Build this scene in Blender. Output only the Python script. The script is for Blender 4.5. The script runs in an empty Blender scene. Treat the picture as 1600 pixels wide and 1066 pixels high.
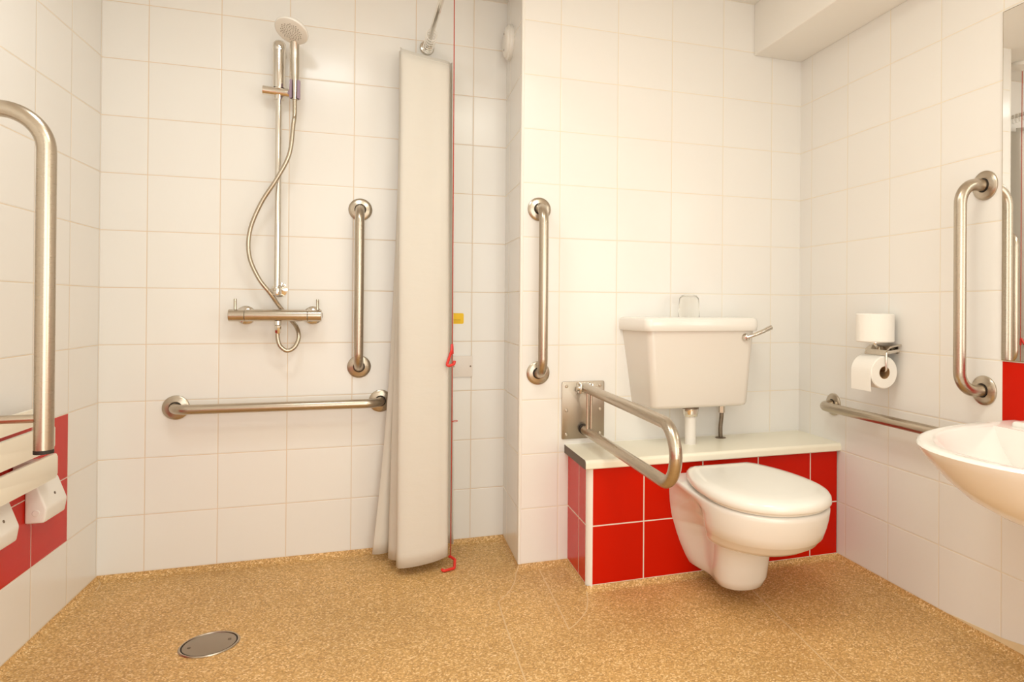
import bpy, bmesh, math, random
from mathutils import Vector, Matrix
random.seed(7)
C = bpy.context.scene.collection
PI = math.pi

# ------------------------------------------------------------------ room numbers (metres)
XL, XR = -0.936, 1.663          # left and right walls
YB, YT = 2.771, 2.434           # shower back wall, toilet wall
XS = 0.469                      # return between them
YF = -0.85                      # wall behind the camera
ZC = 2.20                       # ceiling
TW, TH = 0.2266, 0.2            # tile
FZ = -0.018                     # floor level (tiles start at 0, the vinyl coves up to them)
BXX, BYF, BZ = 0.655, 2.175, 0.398   # boxed ledge: left side, front, top of its panels

# ------------------------------------------------------------------ materials
def new_mat(name):
    m = bpy.data.materials.new(name); m.use_nodes = True
    nt = m.node_tree; b = nt.nodes['Principled BSDF']
    return m, nt, b

def simple(name, col, rough=0.5, metal=0.0, spec=0.5, coat=0.0, noise=0.0, nscale=20.0, bump=0.0, bscale=200.0):
    m, nt, b = new_mat(name)
    b.inputs['Base Color'].default_value = (*col, 1)
    b.inputs['Roughness'].default_value = rough
    b.inputs['Metallic'].default_value = metal
    b.inputs['Specular IOR Level'].default_value = spec
    b.inputs['Coat Weight'].default_value = coat
    tc = nt.nodes.new('ShaderNodeTexCoord')
    if noise:
        n = nt.nodes.new('ShaderNodeTexNoise'); n.inputs['Scale'].default_value = nscale; n.inputs['Detail'].default_value = 4
        nt.links.new(tc.outputs['Object'], n.inputs['Vector'])
        mx = nt.nodes.new('ShaderNodeMix'); mx.data_type = 'RGBA'
        mx.inputs[6].default_value = (*[c*(1-noise) for c in col], 1)
        mx.inputs[7].default_value = (*[min(1, c*(1+noise)) for c in col], 1)
        nt.links.new(n.outputs['Fac'], mx.inputs[0]); nt.links.new(mx.outputs[2], b.inputs['Base Color'])
    if bump:
        n = nt.nodes.new('ShaderNodeTexNoise'); n.inputs['Scale'].default_value = bscale
        nt.links.new(tc.outputs['Object'], n.inputs['Vector'])
        bp = nt.nodes.new('ShaderNodeBump'); bp.inputs['Strength'].default_value = bump; bp.inputs['Distance'].default_value = 0.002
        nt.links.new(n.outputs['Fac'], bp.inputs['Height']); nt.links.new(bp.outputs['Normal'], b.inputs['Normal'])
    return m

WHITE_TILE = (0.87, 0.84, 0.80)
RED = (0.60, 0.010, 0.0008)
GROUT = (0.79, 0.68, 0.54)

def tile_mat(name, axis, u0, red=None, all_red=False, white_grout=False, grout_col=GROUT, gw=0.0026):
    """glazed tiles from world position; red = (axis_index lo, hi, zlo, zhi)"""
    m, nt, b = new_mat(name); N = nt.nodes; L = nt.links
    geo = N.new('ShaderNodeNewGeometry'); sep = N.new('ShaderNodeSeparateXYZ'); L.new(geo.outputs['Position'], sep.inputs[0])
    def math_(op, a, bb=None, c=None):
        n = N.new('ShaderNodeMath'); n.operation = op
        for i, v in enumerate((a, bb, c)):
            if v is None: continue
            if isinstance(v, (int, float)): n.inputs[i].default_value = v
            else: L.new(v, n.inputs[i])
        return n.outputs[0]
    pu = sep.outputs[axis]; pv = sep.outputs[2]
    u = math_('DIVIDE', math_('SUBTRACT', pu, u0), TW)
    v = math_('DIVIDE', pv, TH)
    du = math_('MULTIPLY', math_('PINGPONG', u, 0.5), TW)
    dv = math_('MULTIPLY', math_('PINGPONG', v, 0.5), TH)
    d = math_('MINIMUM', du, dv)
    mr = N.new('ShaderNodeMapRange'); mr.inputs['From Min'].default_value = gw*0.35; mr.inputs['From Max'].default_value = gw*0.65
    L.new(d, mr.inputs['Value'])
    # stained grout
    ng = N.new('ShaderNodeTexNoise'); ng.inputs['Scale'].default_value = 9; ng.inputs['Detail'].default_value = 5
    L.new(geo.outputs['Position'], ng.inputs['Vector'])
    gm = N.new('ShaderNodeMix'); gm.data_type = 'RGBA'
    if white_grout or all_red:
        gm.inputs[6].default_value = (0.78, 0.70, 0.60, 1); gm.inputs[7].default_value = (0.88, 0.82, 0.74, 1)
    else:
        gm.inputs[6].default_value = (*grout_col, 1); gm.inputs[7].default_value = (*[min(0.84, c*1.12) for c in grout_col], 1)
    L.new(ng.outputs['Fac'], gm.inputs[0])
    grout = gm.outputs[2]
    # tile colour with the faintest variation from tile to tile
    cu = math_('FLOOR', u); cv = math_('FLOOR', v)
    cmb = N.new('ShaderNodeCombineXYZ'); L.new(cu, cmb.inputs[0]); L.new(cv, cmb.inputs[1])
    wn = N.new('ShaderNodeTexWhiteNoise'); L.new(cmb.outputs[0], wn.inputs['Vector'])
    tm = N.new('ShaderNodeMix'); tm.data_type = 'RGBA'
    base = RED if all_red else WHITE_TILE
    tm.inputs[6].default_value = (*[c*0.985 for c in base], 1); tm.inputs[7].default_value = (*base, 1)
    L.new(wn.outputs['Value'], tm.inputs[0])
    tile = tm.outputs[2]
    if red:
        lo, hi, zlo, zhi = red
        k = math_('MULTIPLY', math_('MULTIPLY', math_('GREATER_THAN', pu, lo), math_('LESS_THAN', pu, hi)),
                  math_('MULTIPLY', math_('GREATER_THAN', pv, zlo), math_('LESS_THAN', pv, zhi)))
        rm = N.new('ShaderNodeMix'); rm.data_type = 'RGBA'; L.new(k, rm.inputs[0]); L.new(tile, rm.inputs[6]); rm.inputs[7].default_value = (*RED, 1)
        tile = rm.outputs[2]
        g2 = N.new('ShaderNodeMix'); g2.data_type = 'RGBA'; L.new(k, g2.inputs[0]); L.new(grout, g2.inputs[6]); g2.inputs[7].default_value = (0.85, 0.78, 0.7, 1)
        grout = g2.outputs[2]
    cm = N.new('ShaderNodeMix'); cm.data_type = 'RGBA'
    L.new(mr.outputs[0], cm.inputs[0]); L.new(grout, cm.inputs[6]); L.new(tile, cm.inputs[7])
    L.new(cm.outputs[2], b.inputs['Base Color'])
    rr = N.new('ShaderNodeMapRange'); rr.inputs['To Min'].default_value = 0.8; rr.inputs['To Max'].default_value = 0.22
    L.new(mr.outputs[0], rr.inputs['Value']); L.new(rr.outputs[0], b.inputs['Roughness'])
    b.inputs['Specular IOR Level'].default_value = 0.16 if all_red else 0.4
    if red:
        L.new(math_('SUBTRACT', 0.4, math_('MULTIPLY', k, 0.24)), b.inputs['Specular IOR Level'])
    hr = N.new('ShaderNodeMapRange'); hr.inputs['From Min'].default_value = 0.0008; hr.inputs['From Max'].default_value = 0.0045
    hr.interpolation_type = 'SMOOTHSTEP'; L.new(d, hr.inputs['Value'])
    nw = N.new('ShaderNodeTexNoise'); nw.inputs['Scale'].default_value = 14; L.new(geo.outputs['Position'], nw.inputs['Vector'])
    hh = math_('ADD', hr.outputs[0], math_('MULTIPLY', nw.outputs['Fac'], 0.35))
    bp = N.new('ShaderNodeBump'); bp.inputs['Strength'].default_value = 0.5; bp.inputs['Distance'].default_value = 0.0012
    L.new(hh, bp.inputs['Height']); L.new(bp.outputs['Normal'], b.inputs['Normal'])
    return m

def floor_mat():
    m, nt, b = new_mat('speckled safety vinyl'); N = nt.nodes; L = nt.links
    geo = N.new('ShaderNodeNewGeometry')
    vo = N.new('ShaderNodeTexVoronoi'); vo.inputs['Scale'].default_value = 250; L.new(geo.outputs['Position'], vo.inputs['Vector'])
    sp = N.new('ShaderNodeSeparateColor'); L.new(vo.outputs['Color'], sp.inputs[0])
    cr = N.new('ShaderNodeValToRGB'); e = cr.color_ramp.elements
    e[0].position = 0.0; e[0].color = (0.42, 0.232, 0.078, 1)
    e[1].position = 1.0; e[1].color = (0.90, 0.66, 0.37, 1)
    for p, c in ((0.30, (0.57, 0.325, 0.112, 1)), (0.68, (0.66, 0.39, 0.145, 1)), (0.86, (0.78, 0.51, 0.225, 1))):
        q = e.new(p); q.color = c
    L.new(sp.outputs[0], cr.inputs['Fac'])
    n = N.new('ShaderNodeTexNoise'); n.inputs['Scale'].default_value = 2.6; n.inputs['Detail'].default_value = 5; L.new(geo.outputs['Position'], n.inputs['Vector'])
    r2 = N.new('ShaderNodeMapRange'); r2.inputs['From Min'].default_value = 0.3; r2.inputs['From Max'].default_value = 0.7
    r2.inputs['To Min'].default_value = 0.9; r2.inputs['To Max'].default_value = 1.08; L.new(n.outputs['Fac'], r2.inputs['Value'])
    mx = N.new('ShaderNodeMix'); mx.data_type = 'RGBA'; mx.blend_type = 'MULTIPLY'; mx.inputs[0].default_value = 1
    L.new(cr.outputs[0], mx.inputs[6]); L.new(r2.outputs[0], mx.inputs[7]); L.new(mx.outputs[2], b.inputs['Base Color'])
    rg = N.new('ShaderNodeMapRange'); rg.inputs['To Min'].default_value = 0.38; rg.inputs['To Max'].default_value = 0.7
    L.new(sp.outputs[1], rg.inputs['Value']); L.new(rg.outputs[0], b.inputs['Roughness'])
    b.inputs['Specular IOR Level'].default_value = 0.35
    bp = N.new('ShaderNodeBump'); bp.inputs['Strength'].default_value = 0.35; bp.inputs['Distance'].default_value = 0.001
    L.new(sp.outputs[2], bp.inputs['Height']); L.new(bp.outputs['Normal'], b.inputs['Normal'])
    return m

def brushed(name, col, rough, stretch=(1, 1, 40)):
    m, nt, b = new_mat(name); N = nt.nodes; L = nt.links
    b.inputs['Base Color'].default_value = (*col, 1); b.inputs['Metallic'].default_value = 1
    tc = N.new('ShaderNodeTexCoord'); mp = N.new('ShaderNodeMapping'); mp.inputs['Scale'].default_value = stretch
    L.new(tc.outputs['Object'], mp.inputs['Vector'])
    n = N.new('ShaderNodeTexNoise'); n.inputs['Scale'].default_value = 40; n.inputs['Detail'].default_value = 4; L.new(mp.outputs[0], n.inputs['Vector'])
    r = N.new('ShaderNodeMapRange'); r.inputs['To Min'].default_value = rough*0.9; r.inputs['To Max'].default_value = rough*1.12
    L.new(n.outputs['Fac'], r.inputs['Value']); L.new(r.outputs[0], b.inputs['Roughness'])
    return m

M = {}
M['steel'] = brushed('brushed stainless steel', (0.51, 0.44, 0.355), 0.28)
M['plate'] = brushed('brushed steel plate', (0.38, 0.32, 0.255), 0.36, (1, 1, 30))
M['chrome'] = simple('chrome', (0.74, 0.70, 0.64), 0.08, 1.0)
M['dullchrome'] = simple('dull chrome', (0.58, 0.52, 0.44), 0.2, 1.0, noise=0.1, nscale=30)
M['hose'] = simple('metal shower hose', (0.50, 0.43, 0.34), 0.27, 1.0)
M['pewter'] = simple('tarnished pipe metal', (0.24, 0.19, 0.14), 0.5, 0.7, noise=0.6, nscale=60)
M['darkgap'] = simple('dark rubber', (0.02, 0.014, 0.01), 0.6)
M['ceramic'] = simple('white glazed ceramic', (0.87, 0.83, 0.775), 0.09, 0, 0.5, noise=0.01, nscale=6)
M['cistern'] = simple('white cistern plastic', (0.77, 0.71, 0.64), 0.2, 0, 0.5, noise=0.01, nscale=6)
M['seat'] = simple('white seat plastic', (0.89, 0.85, 0.78), 0.14, 0, 0.5, noise=0.01, nscale=6)
M['plastic'] = simple('white plastic', (0.87, 0.83, 0.77), 0.3, 0, 0.45, noise=0.01, nscale=8)
M['cream'] = simple('cream seat plastic', (0.89, 0.83, 0.70), 0.34, 0, 0.4, noise=0.015, nscale=8)
M['pipe'] = simple('white plastic pipe', (0.85, 0.80, 0.74), 0.3, 0, 0.4, noise=0.02, nscale=25)
M['laminate'] = simple('cream laminate', (0.93, 0.87, 0.72), 0.25, 0, 0.45, noise=0.012, nscale=5)
M['darkedge'] = simple('dark laminate edge', (0.135, 0.10, 0.075), 0.55, 0, 0.3, noise=0.15, nscale=40)
M['paint'] = simple('white painted plaster', (0.91, 0.88, 0.83), 0.6, 0, 0.3, bump=0.05, bscale=120)
M['paper'] = simple('toilet paper', (0.92, 0.88, 0.82), 0.9, 0, 0.1, bump=0.3, bscale=350)
M['card'] = simple('cardboard tube', (0.42, 0.25, 0.12), 0.85, 0, 0.2, noise=0.1, nscale=60)
M['redcord'] = simple('red plastic', (0.72, 0.03, 0.018), 0.35, 0, 0.5, noise=0.03, nscale=30)
M['cordstring'] = simple('red cord string', (0.50, 0.06, 0.035), 0.8, 0, 0.2, noise=0.2, nscale=150)
M['yellow'] = simple('yellow sticker', (0.93, 0.58, 0.002), 0.45, 0, 0.4, noise=0.02, nscale=40)
M['print'] = simple('sticker print', (0.62, 0.36, 0.004), 0.5, 0, 0.3, noise=0.05, nscale=80)
M['purple'] = simple('lilac plastic', (0.42, 0.31, 0.42), 0.2, 0, 0.5, noise=0.05, nscale=30)
M['nozzle'] = simple('grey nozzle rubber', (0.30, 0.25, 0.20), 0.5, 0, 0.4, noise=0.05, nscale=60)
M['weld'] = simple('vinyl weld bead', (0.72, 0.50, 0.27), 0.5, 0, 0.3, noise=0.05, nscale=30)
M['screw'] = simple('screw steel', (0.55, 0.49, 0.42), 0.28, 1.0)
M['mirror'] = simple('mirror silvering', (0.90, 0.90, 0.89), 0.01, 1.0)
M['mirroredge'] = simple('mirror glass edge', (0.30, 0.22, 0.10), 0.2, 0.2)
M['floor'] = floor_mat()
def glass_mat():
    m, nt, b = new_mat('clear tumbler glass')
    b.inputs['Base Color'].default_value = (1, 0.995, 0.98, 1); b.inputs['Roughness'].default_value = 0.0
    b.inputs['Transmission Weight'].default_value = 1; b.inputs['IOR'].default_value = 1.14
    return m
M['glass'] = glass_mat()
def curtain_mat():
    m, nt, b = new_mat('white curtain fabric'); N = nt.nodes; L = nt.links
    b.inputs['Base Color'].default_value = (0.91, 0.87, 0.80, 1); b.inputs['Roughness'].default_value = 0.75
    b.inputs['Specular IOR Level'].default_value = 0.2
    tr = N.new('ShaderNodeBsdfTranslucent'); tr.inputs['Color'].default_value = (0.88, 0.81, 0.70, 1)
    ms = N.new('ShaderNodeMixShader'); ms.inputs[0].default_value = 0.3
    tc = N.new('ShaderNodeTexCoord'); n = N.new('ShaderNodeTexNoise'); n.inputs['Scale'].default_value = 9; n.inputs['Detail'].default_value = 4
    mp = N.new('ShaderNodeMapping'); mp.inputs['Scale'].default_value = (1, 1, 2.2)
    L.new(tc.outputs['Object'], mp.inputs['Vector']); L.new(mp.outputs[0], n.inputs['Vector'])
    bp = N.new('ShaderNodeBump'); bp.inputs['Strength'].default_value = 0.25; bp.inputs['Distance'].default_value = 0.01
    L.new(n.outputs['Fac'], bp.inputs['Height']); L.new(bp.outputs['Normal'], b.inputs['Normal']); L.new(bp.outputs['Normal'], tr.inputs['Normal'])
    out = N['Material Output']
    L.new(b.outputs[0], ms.inputs[1]); L.new(tr.outputs[0], ms.inputs[2]); L.new(ms.outputs[0], out.inputs['Surface'])
    return m
M['curtain'] = curtain_mat()

# ------------------------------------------------------------------ mesh helpers
def add_box(bm, lo, hi, bevel=0.0, seg=2, mat=0):
    lo = Vector(lo); hi = Vector(hi)
    vs = [bm.verts.new((x, y, z)) for x in (lo.x, hi.x) for y in (lo.y, hi.y) for z in (lo.z, hi.z)]
    idx = [(0, 1, 3, 2), (4, 6, 7, 5), (0, 4, 5, 1), (2, 3, 7, 6), (0, 2, 6, 4), (1, 5, 7, 3)]
    fs = [bm.faces.new([vs[i] for i in f]) for f in idx]
    for f in fs: f.material_index = mat
    if bevel:
        es = list({e for f in fs for e in f.edges})
        bmesh.ops.bevel(bm, geom=es, offset=bevel, segments=seg, profile=0.5, affect='EDGES')
    return vs

def frame_from(t):
    t = t.normalized()
    a = Vector((0, 0, 1)) if abs(t.z) < 0.9 else Vector((1, 0, 0))
    n = t.cross(a).normalized(); return n, t.cross(n).normalized()

def add_tube(bm, pts, r, n=20, caps=True, mat=0):
    pts = [Vector(p) for p in pts]
    rs = r if isinstance(r, (list, tuple)) else [r]*len(pts)
    T = []
    for i in range(len(pts)):
        a = pts[max(i-1, 0)]; b = pts[min(i+1, len(pts)-1)]
        T.append((b-a).normalized())
    nn, bb = frame_from(T[0]); rings = []
    for i, p in enumerate(pts):
        if i:
            q = T[i-1].rotation_difference(T[i]); nn = q @ nn; bb = q @ bb
        rings.append([bm.verts.new(p + (nn*math.cos(2*PI*k/n) + bb*math.sin(2*PI*k/n))*rs[i]) for k in range(n)])
    for i in range(len(rings)-1):
        for k in range(n):
            f = bm.faces.new((rings[i][k], rings[i][(k+1) % n], rings[i+1][(k+1) % n], rings[i+1][k])); f.material_index = mat
    if caps:
        f = bm.faces.new(list(reversed(rings[0]))); f.material_index = mat
        f = bm.faces.new(rings[-1]); f.material_index = mat

def fillet(pts, rad, seg=10):
    """polyline with rounded corners"""
    P = [Vector(p) for p in pts]; out = [P[0]]
    for i in range(1, len(P)-1):
        a = (P[i-1]-P[i]).normalized(); b = (P[i+1]-P[i]).normalized()
        ang = a.angle(b); d = rad/math.tan(ang/2)
        s = P[i]+a*d; e = P[i]+b*d
        cdir = (a+b).normalized(); c = P[i]+cdir*(rad/math.sin(ang/2))
        v0 = s-c; v1 = e-c; tot = v0.angle(v1); ax = v0.cross(v1).normalized()
        for k in range(seg+1):
            out.append(c + Matrix.Rotation(tot*k/seg, 3, ax) @ v0)
    out.append(P[-1]); return out

def catmull(pts, per=8, closed=False):
    P = [Vector(p) for p in pts]; out = []; n = len(P)
    rng = n if closed else n-1
    for i in range(rng):
        if closed: a, b, c, d = P[(i-1) % n], P[i], P[(i+1) % n], P[(i+2) % n]
        else: a, b, c, d = P[max(i-1, 0)], P[i], P[i+1], P[min(i+2, n-1)]
        for k in range(per):
            t = k/per
            out.append(0.5*((2*b)+(c-a)*t+(2*a-5*b+4*c-d)*t*t+(3*b-a-3*c+d)*t**3))
    if not closed: out.append(P[-1])
    return out

def add_lathe(bm, prof, origin, axis, n=32, mat=0):
    """prof = [(radius, height)] turned round axis at origin; radius 0 closes"""
    o = Vector(origin); ax = Vector(axis).normalized(); u, v = frame_from(ax); rings = []
    for r, h in prof:
        if r <= 1e-7: rings.append([bm.verts.new(o+ax*h)])
        else: rings.append([bm.verts.new(o+ax*h+(u*math.cos(2*PI*k/n)+v*math.sin(2*PI*k/n))*r) for k in range(n)])
    for a, b in zip(rings, rings[1:]):
        for k in range(n):
            k2 = (k+1) % n
            if len(a) == 1 and len(b) == 1: continue
            if len(a) == 1: f = (a[0], b[k2], b[k])
            elif len(b) == 1: f = (a[k], a[k2], b[0])
            else: f = (a[k], a[k2], b[k2], b[k])
            bm.faces.new(f).material_index = mat

def add_loft(bm, loops, cap0=True, cap1=True, closed=True, mat=0):
    R = [[bm.verts.new(p) for p in lp] for lp in loops]; n = len(R[0])
    for a, b in zip(R, R[1:]):
        for k in range(n if closed else n-1):
            k2 = (k+1) % n
            bm.faces.new((a[k], a[k2], b[k2], b[k])).material_index = mat
    if cap0: bm.faces.new(list(reversed(R[0]))).material_index = mat
    if cap1: bm.faces.new(R[-1]).material_index = mat
    return R

def add_prism(bm, poly, axis, lo, hi, bevel=0.0, seg=3):
    """poly = 2-D outline in the two axes other than axis (in xyz order)"""
    def P(a, b, h): return {0: (h, a, b), 1: (a, h, b), 2: (a, b, h)}[axis]
    A = [bm.verts.new(P(a, b, lo)) for a, b in poly]; B = [bm.verts.new(P(a, b, hi)) for a, b in poly]
    n = len(poly); fs = [bm.faces.new(A), bm.faces.new(list(reversed(B)))]
    for k in range(n): fs.append(bm.faces.new((A[k], B[k], B[(k+1) % n], A[(k+1) % n])))
    if bevel:
        es = [e for f in fs[:2] for e in f.edges]
        bmesh.ops.bevel(bm, geom=es, offset=bevel, segments=seg, profile=0.5, affect='EDGES')

def rrect(cx, cy, hx, hy, r, seg=5):
    out = []
    for sx, sy, a0 in ((1, 1, 0), (-1, 1, 90), (-1, -1, 180), (1, -1, 270)):
        for k in range(seg+1):
            a = math.radians(a0+90*k/seg)
            out.append((cx+sx*(hx-r)+r*math.cos(a), cy+sy*(hy-r)+r*math.sin(a)))
    return out

def obj(name, bm, mat, parent=None, smooth=35, subsurf=0):
    bmesh.ops.recalc_face_normals(bm, faces=bm.faces[:])
    me = bpy.data.meshes.new(name)
    o = bpy.data.objects.new(name, me); C.objects.link(o)
    if parent is not None:
        off = parent.get('_o'); root = parent
        off = ORIG[parent.name]
        bmesh.ops.translate(bm, verts=bm.verts[:], vec=-off)
        o.parent = parent; ORIG[o.name] = off
    else:
        ORIG[o.name] = Vector((0, 0, 0))
    bm.to_mesh(me); bm.free()
    for x in (mat if isinstance(mat, (list, tuple)) else [mat]): me.materials.append(x)
    if smooth:
        me.shade_smooth()
        if smooth < 180: me.set_sharp_from_angle(angle=math.radians(smooth))
    if subsurf:
        s = o.modifiers.new('Subdivision', 'SUBSURF'); s.levels = subsurf; s.render_levels = subsurf
    return o
ORIG = {}

def thing(name, label, cat, loc, group=None):
    o = bpy.data.objects.new(name, None); C.objects.link(o); o.location = loc; o.empty_display_size = 0.05
    o['label'] = label; o['category'] = cat
    if group: o['group'] = group
    ORIG[o.name] = Vector(loc); return o
def tag(o, label, cat, group=None):
    o['label'] = label; o['category'] = cat
    if group: o['group'] = group
    return o
def struct(name, bm, mat, **k):
    o = obj(name, bm, mat, **k); o['kind'] = 'structure'; return o
def B(): return bmesh.new()

# ------------------------------------------------------------------ the room
def slab(name, lo, hi, mat, bevel=0):
    bm = B(); add_box(bm, lo, hi, bevel); return struct(name, bm, mat, smooth=0)
T = 0.08; Z0 = -0.10
mt_left = tile_mat('tiles left wall', 1, 2.535, red=(-5, 2.5352, 0.2, 0.6), grout_col=(0.74, 0.62, 0.47))
mt_back = tile_mat('tiles shower wall', 0, -0.798, grout_col=(0.71, 0.57, 0.43))
mt_ret = tile_mat('tiles return', 1, YT+0.02)
mt_toil = tile_mat('tiles toilet wall', 0, 0.616)
mt_right = tile_mat('tiles right wall', 1, 2.128, red=(-5, 1.449, 0.6, 0.8))
mt_rear = tile_mat('tiles wall behind', 0, 0.0)
slab('wall_left', (XL-T, YF, Z0), (XL, YB+T, ZC), mt_left)
slab('wall_shower', (XL, YB, Z0), (XS+0.0, YB+T, ZC), mt_back)
slab('wall_return', (XS, YT+0.004, Z0), (XS+0.06, YB+T, ZC), mt_ret)
slab('wall_toilet', (XS+0.004, YT, Z0), (XR, YT+0.06, ZC), mt_toil)
slab('wall_right', (XR, YF, Z0), (XR+T, YT+0.06, ZC), mt_right)
slab('wall_rear', (XL-T, YF-T, Z0), (XR+T, YF, ZC), mt_rear)
slab('ceiling', (XL-T, YF-T, ZC), (XR+T, YB+T, ZC+T), M['paint'])
slab('trim_1', (1.436, YF, 1.988), (XR, YT, ZC), M['paint'], 0.004)          # boxed bulkhead along the right wall
bm = B(); add_tube(bm, [(XS+0.006, YT+0.006, 0.0), (XS+0.006, YT+0.006, ZC)], 0.0072, 12, False)
struct('trim_2', bm, M['plastic'])                                           # white tile bead on the outside corner

# floor: plan of the room with a coved edge that climbs to the tiles
plan = [(XL, YF), (XR, YF), (XR, BYF), (BXX, BYF), (BXX, YT), (XS, YT), (XS, YB), (XL, YB)]
def inset(poly, d):
    out = []; n = len(poly)
    for i in range(n):
        p0, p1, p2 = Vector(poly[i-1]), Vector(poly[i]), Vector(poly[(i+1) % n])
        a = (p1-p0).normalized(); b = (p2-p1).normalized()
        na = Vector((-a.y, a.x)); nb = Vector((-b.y, b.x))
        out.append(p1+(na+nb)*d if abs(a.dot(b)) < 0.5 else p1+na*d)
    return out
bm = B(); loops = []
for d, z in ((0.0, 0.0), (0.002, -0.006), (0.006, -0.012), (0.013, -0.016), (0.022, FZ)):
    loops.append([(p[0], p[1], z) for p in inset(plan, d)])
R = add_loft(bm, loops, False, False)
f = bm.faces.new(R[-1]); bmesh.ops.triangulate(bm, faces=[f])
struct('floor', bm, M['floor'], smooth=0)

# weld beads in the vinyl
def bead(name, pts):
    bm = B(); add_tube(bm, [(x, y, z-0.0012) for x, y, z in pts], 0.0026, 8)
    struct(name, bm, M['weld'])
bead('trim_3', [(0.470, 2.431, -0.003), (0.462, 2.415, -0.015)] + [tuple(p) for p in catmull([(0.455, 2.40, FZ), (0.437, 2.33, FZ), (0.40, 2.245, FZ), (0.357, 2.185, FZ)], 6)])
bead('trim_4', [(0.357, 2.185, FZ), (0.352, 2.0, FZ), (0.350, 1.70, FZ), (0.350, 1.2, FZ), (0.35, 0.6, FZ)])
bead('trim_5', [(0.542, 2.410, FZ), (0.538, 2.25, FZ), (0.532, 2.05, FZ), (0.527, 1.935, FZ)])
bead('trim_6', [(0.650, 2.160, -0.012), (0.645, 2.14, FZ)] + [tuple(p) for p in catmull([(0.641, 2.12, FZ), (0.612, 2.04, FZ), (0.567, 1.975, FZ), (0.527, 1.935, FZ)], 6)])
bead('trim_7', [(XL+0.006, YB-0.006, -0.012), (XL+0.02, YB-0.03, FZ), (XL+0.03, YB-0.09, FZ)])
bead('trim_8', [(1.20, 2.06, FZ), (1.17, 1.80, FZ), (1.14, 1.5, FZ), (1.12, 1.1, FZ)])

# yellowed sealant smeared along the foot of the right wall
bm = B(); add_prism(bm, [(1.64, 0.0005), (1.30, 0.0005), (1.30, 0.034), (1.36, 0.030), (1.41, 0.021), (1.44, 0.016), (1.49, 0.013), (1.55, 0.008), (1.60, 0.005)], 0, XR-0.0012, XR)
struct('trim_9', bm, simple('yellowed sealant', (0.80, 0.64, 0.40), 0.5, noise=0.12, nscale=25))

# ------------------------------------------------------------------ floor drain
DC = (-0.462, 2.162)
t = thing('floor_drain', 'round stainless steel drain cover set in the brown shower floor', 'drain', (DC[0], DC[1], FZ))
bm = B(); add_lathe(bm, [(0.070, -0.0005), (0.075, -0.0005), (0.0765, 0.0012), (0.074, 0.0035), (0.0705, 0.003), (0.0695, -0.0003)], (DC[0], DC[1], FZ), (0, 0, 1), 48)
obj('rim', bm, M['steel'], t)
bm = B(); add_lathe(bm, [(0.0705, 0.0003), (0.067, 0.0003), (0.067, 0.0006), (0.0, 0.0006)], (DC[0], DC[1], FZ), (0, 0, 1), 48)
obj('seal', bm, M['darkgap'], t)
bm = B(); add_lathe(bm, [(0.0, 0.0004), (0.0655, 0.0004), (0.0665, 0.0020), (0.064, 0.0028), (0.0, 0.0034)], (DC[0], DC[1], FZ), (0, 0, 1), 48)
cov = obj('cover', bm, M['plate'], t)
for s in (-1, 1):
    bm = B(); add_lathe(bm, [(0.0045, 0.0030), (0.0045, 0.0042), (0.0, 0.0046)], (DC[0]+s*0.048, DC[1]+s*0.012, FZ), (0, 0, 1), 12)
    add_box(bm, (DC[0]+s*0.048-0.0035, DC[1]+s*0.012-0.0006, FZ+0.0042), (DC[0]+s*0.048+0.0035, DC[1]+s*0.012+0.0006, FZ+0.0048))
    obj('screw', bm, M['pewter'], cov)

# ------------------------------------------------------------------ grab rails
def grab_rail(a, b, nrm, label, r=0.0172, off=0.072, rad=0.058, fr=0.043):
    a = Vector(a); b = Vector(b); nrm = Vector(nrm)
    t = thing('grab_rail', label, 'grab rail', a, 'stainless steel grab rails')
    bm = B(); pts = fillet([a+nrm*0.003, a+nrm*off, b+nrm*off, b+nrm*0.003], rad, 12); add_tube(bm, pts, r, 24)
    obj('bar', bm, M['steel'], t, 60)
    for p in (a, b):
        bm = B(); add_lathe(bm, [(r+0.003, 0.0), (fr, 0.0), (fr, 0.0045), (fr-0.0015, 0.0062), (fr-0.010, 0.0086), (r+0.0045, 0.0112), (r+0.0033, 0.0104), (r+0.003, 0.0)], p, nrm, 40)
        fl = obj('flange', bm, M['steel'], t, 40)
        bm = B(); add_lathe(bm, [(r-0.002, 0.001), (r+0.0034, 0.001), (r+0.0034, 0.0094), (r-0.002, 0.0094)], p, nrm, 32)
        obj('gap_ring', bm, M['darkgap'], fl)
    return t
grab_rail((-0.093, YB, 1.314), (-0.093, YB, 0.707), (0, -1, 0), 'vertical steel grab rail on the shower wall left of the curtain')
grab_rail((-0.704, YB, 0.574), (-0.014, YB, 0.572), (0, -1, 0), 'long horizontal steel grab rail low on the shower wall')
grab_rail((0.537, YT, 1.304), (0.537, YT, 0.699), (0, -1, 0), 'vertical steel grab rail left of the toilet cistern near the wall corner', off=0.082)
grab_rail((XR, 1.507, 1.309), (XR, 1.507, 0.709), (-1, 0, 0), 'vertical steel grab rail on the right wall beside the mirror', off=0.094)
grab_rail((XR, 2.200, 0.571), (XR, 1.513, 0.571), (-1, 0, 0), 'horizontal steel grab rail below the toilet roll, running behind the basin')

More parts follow.
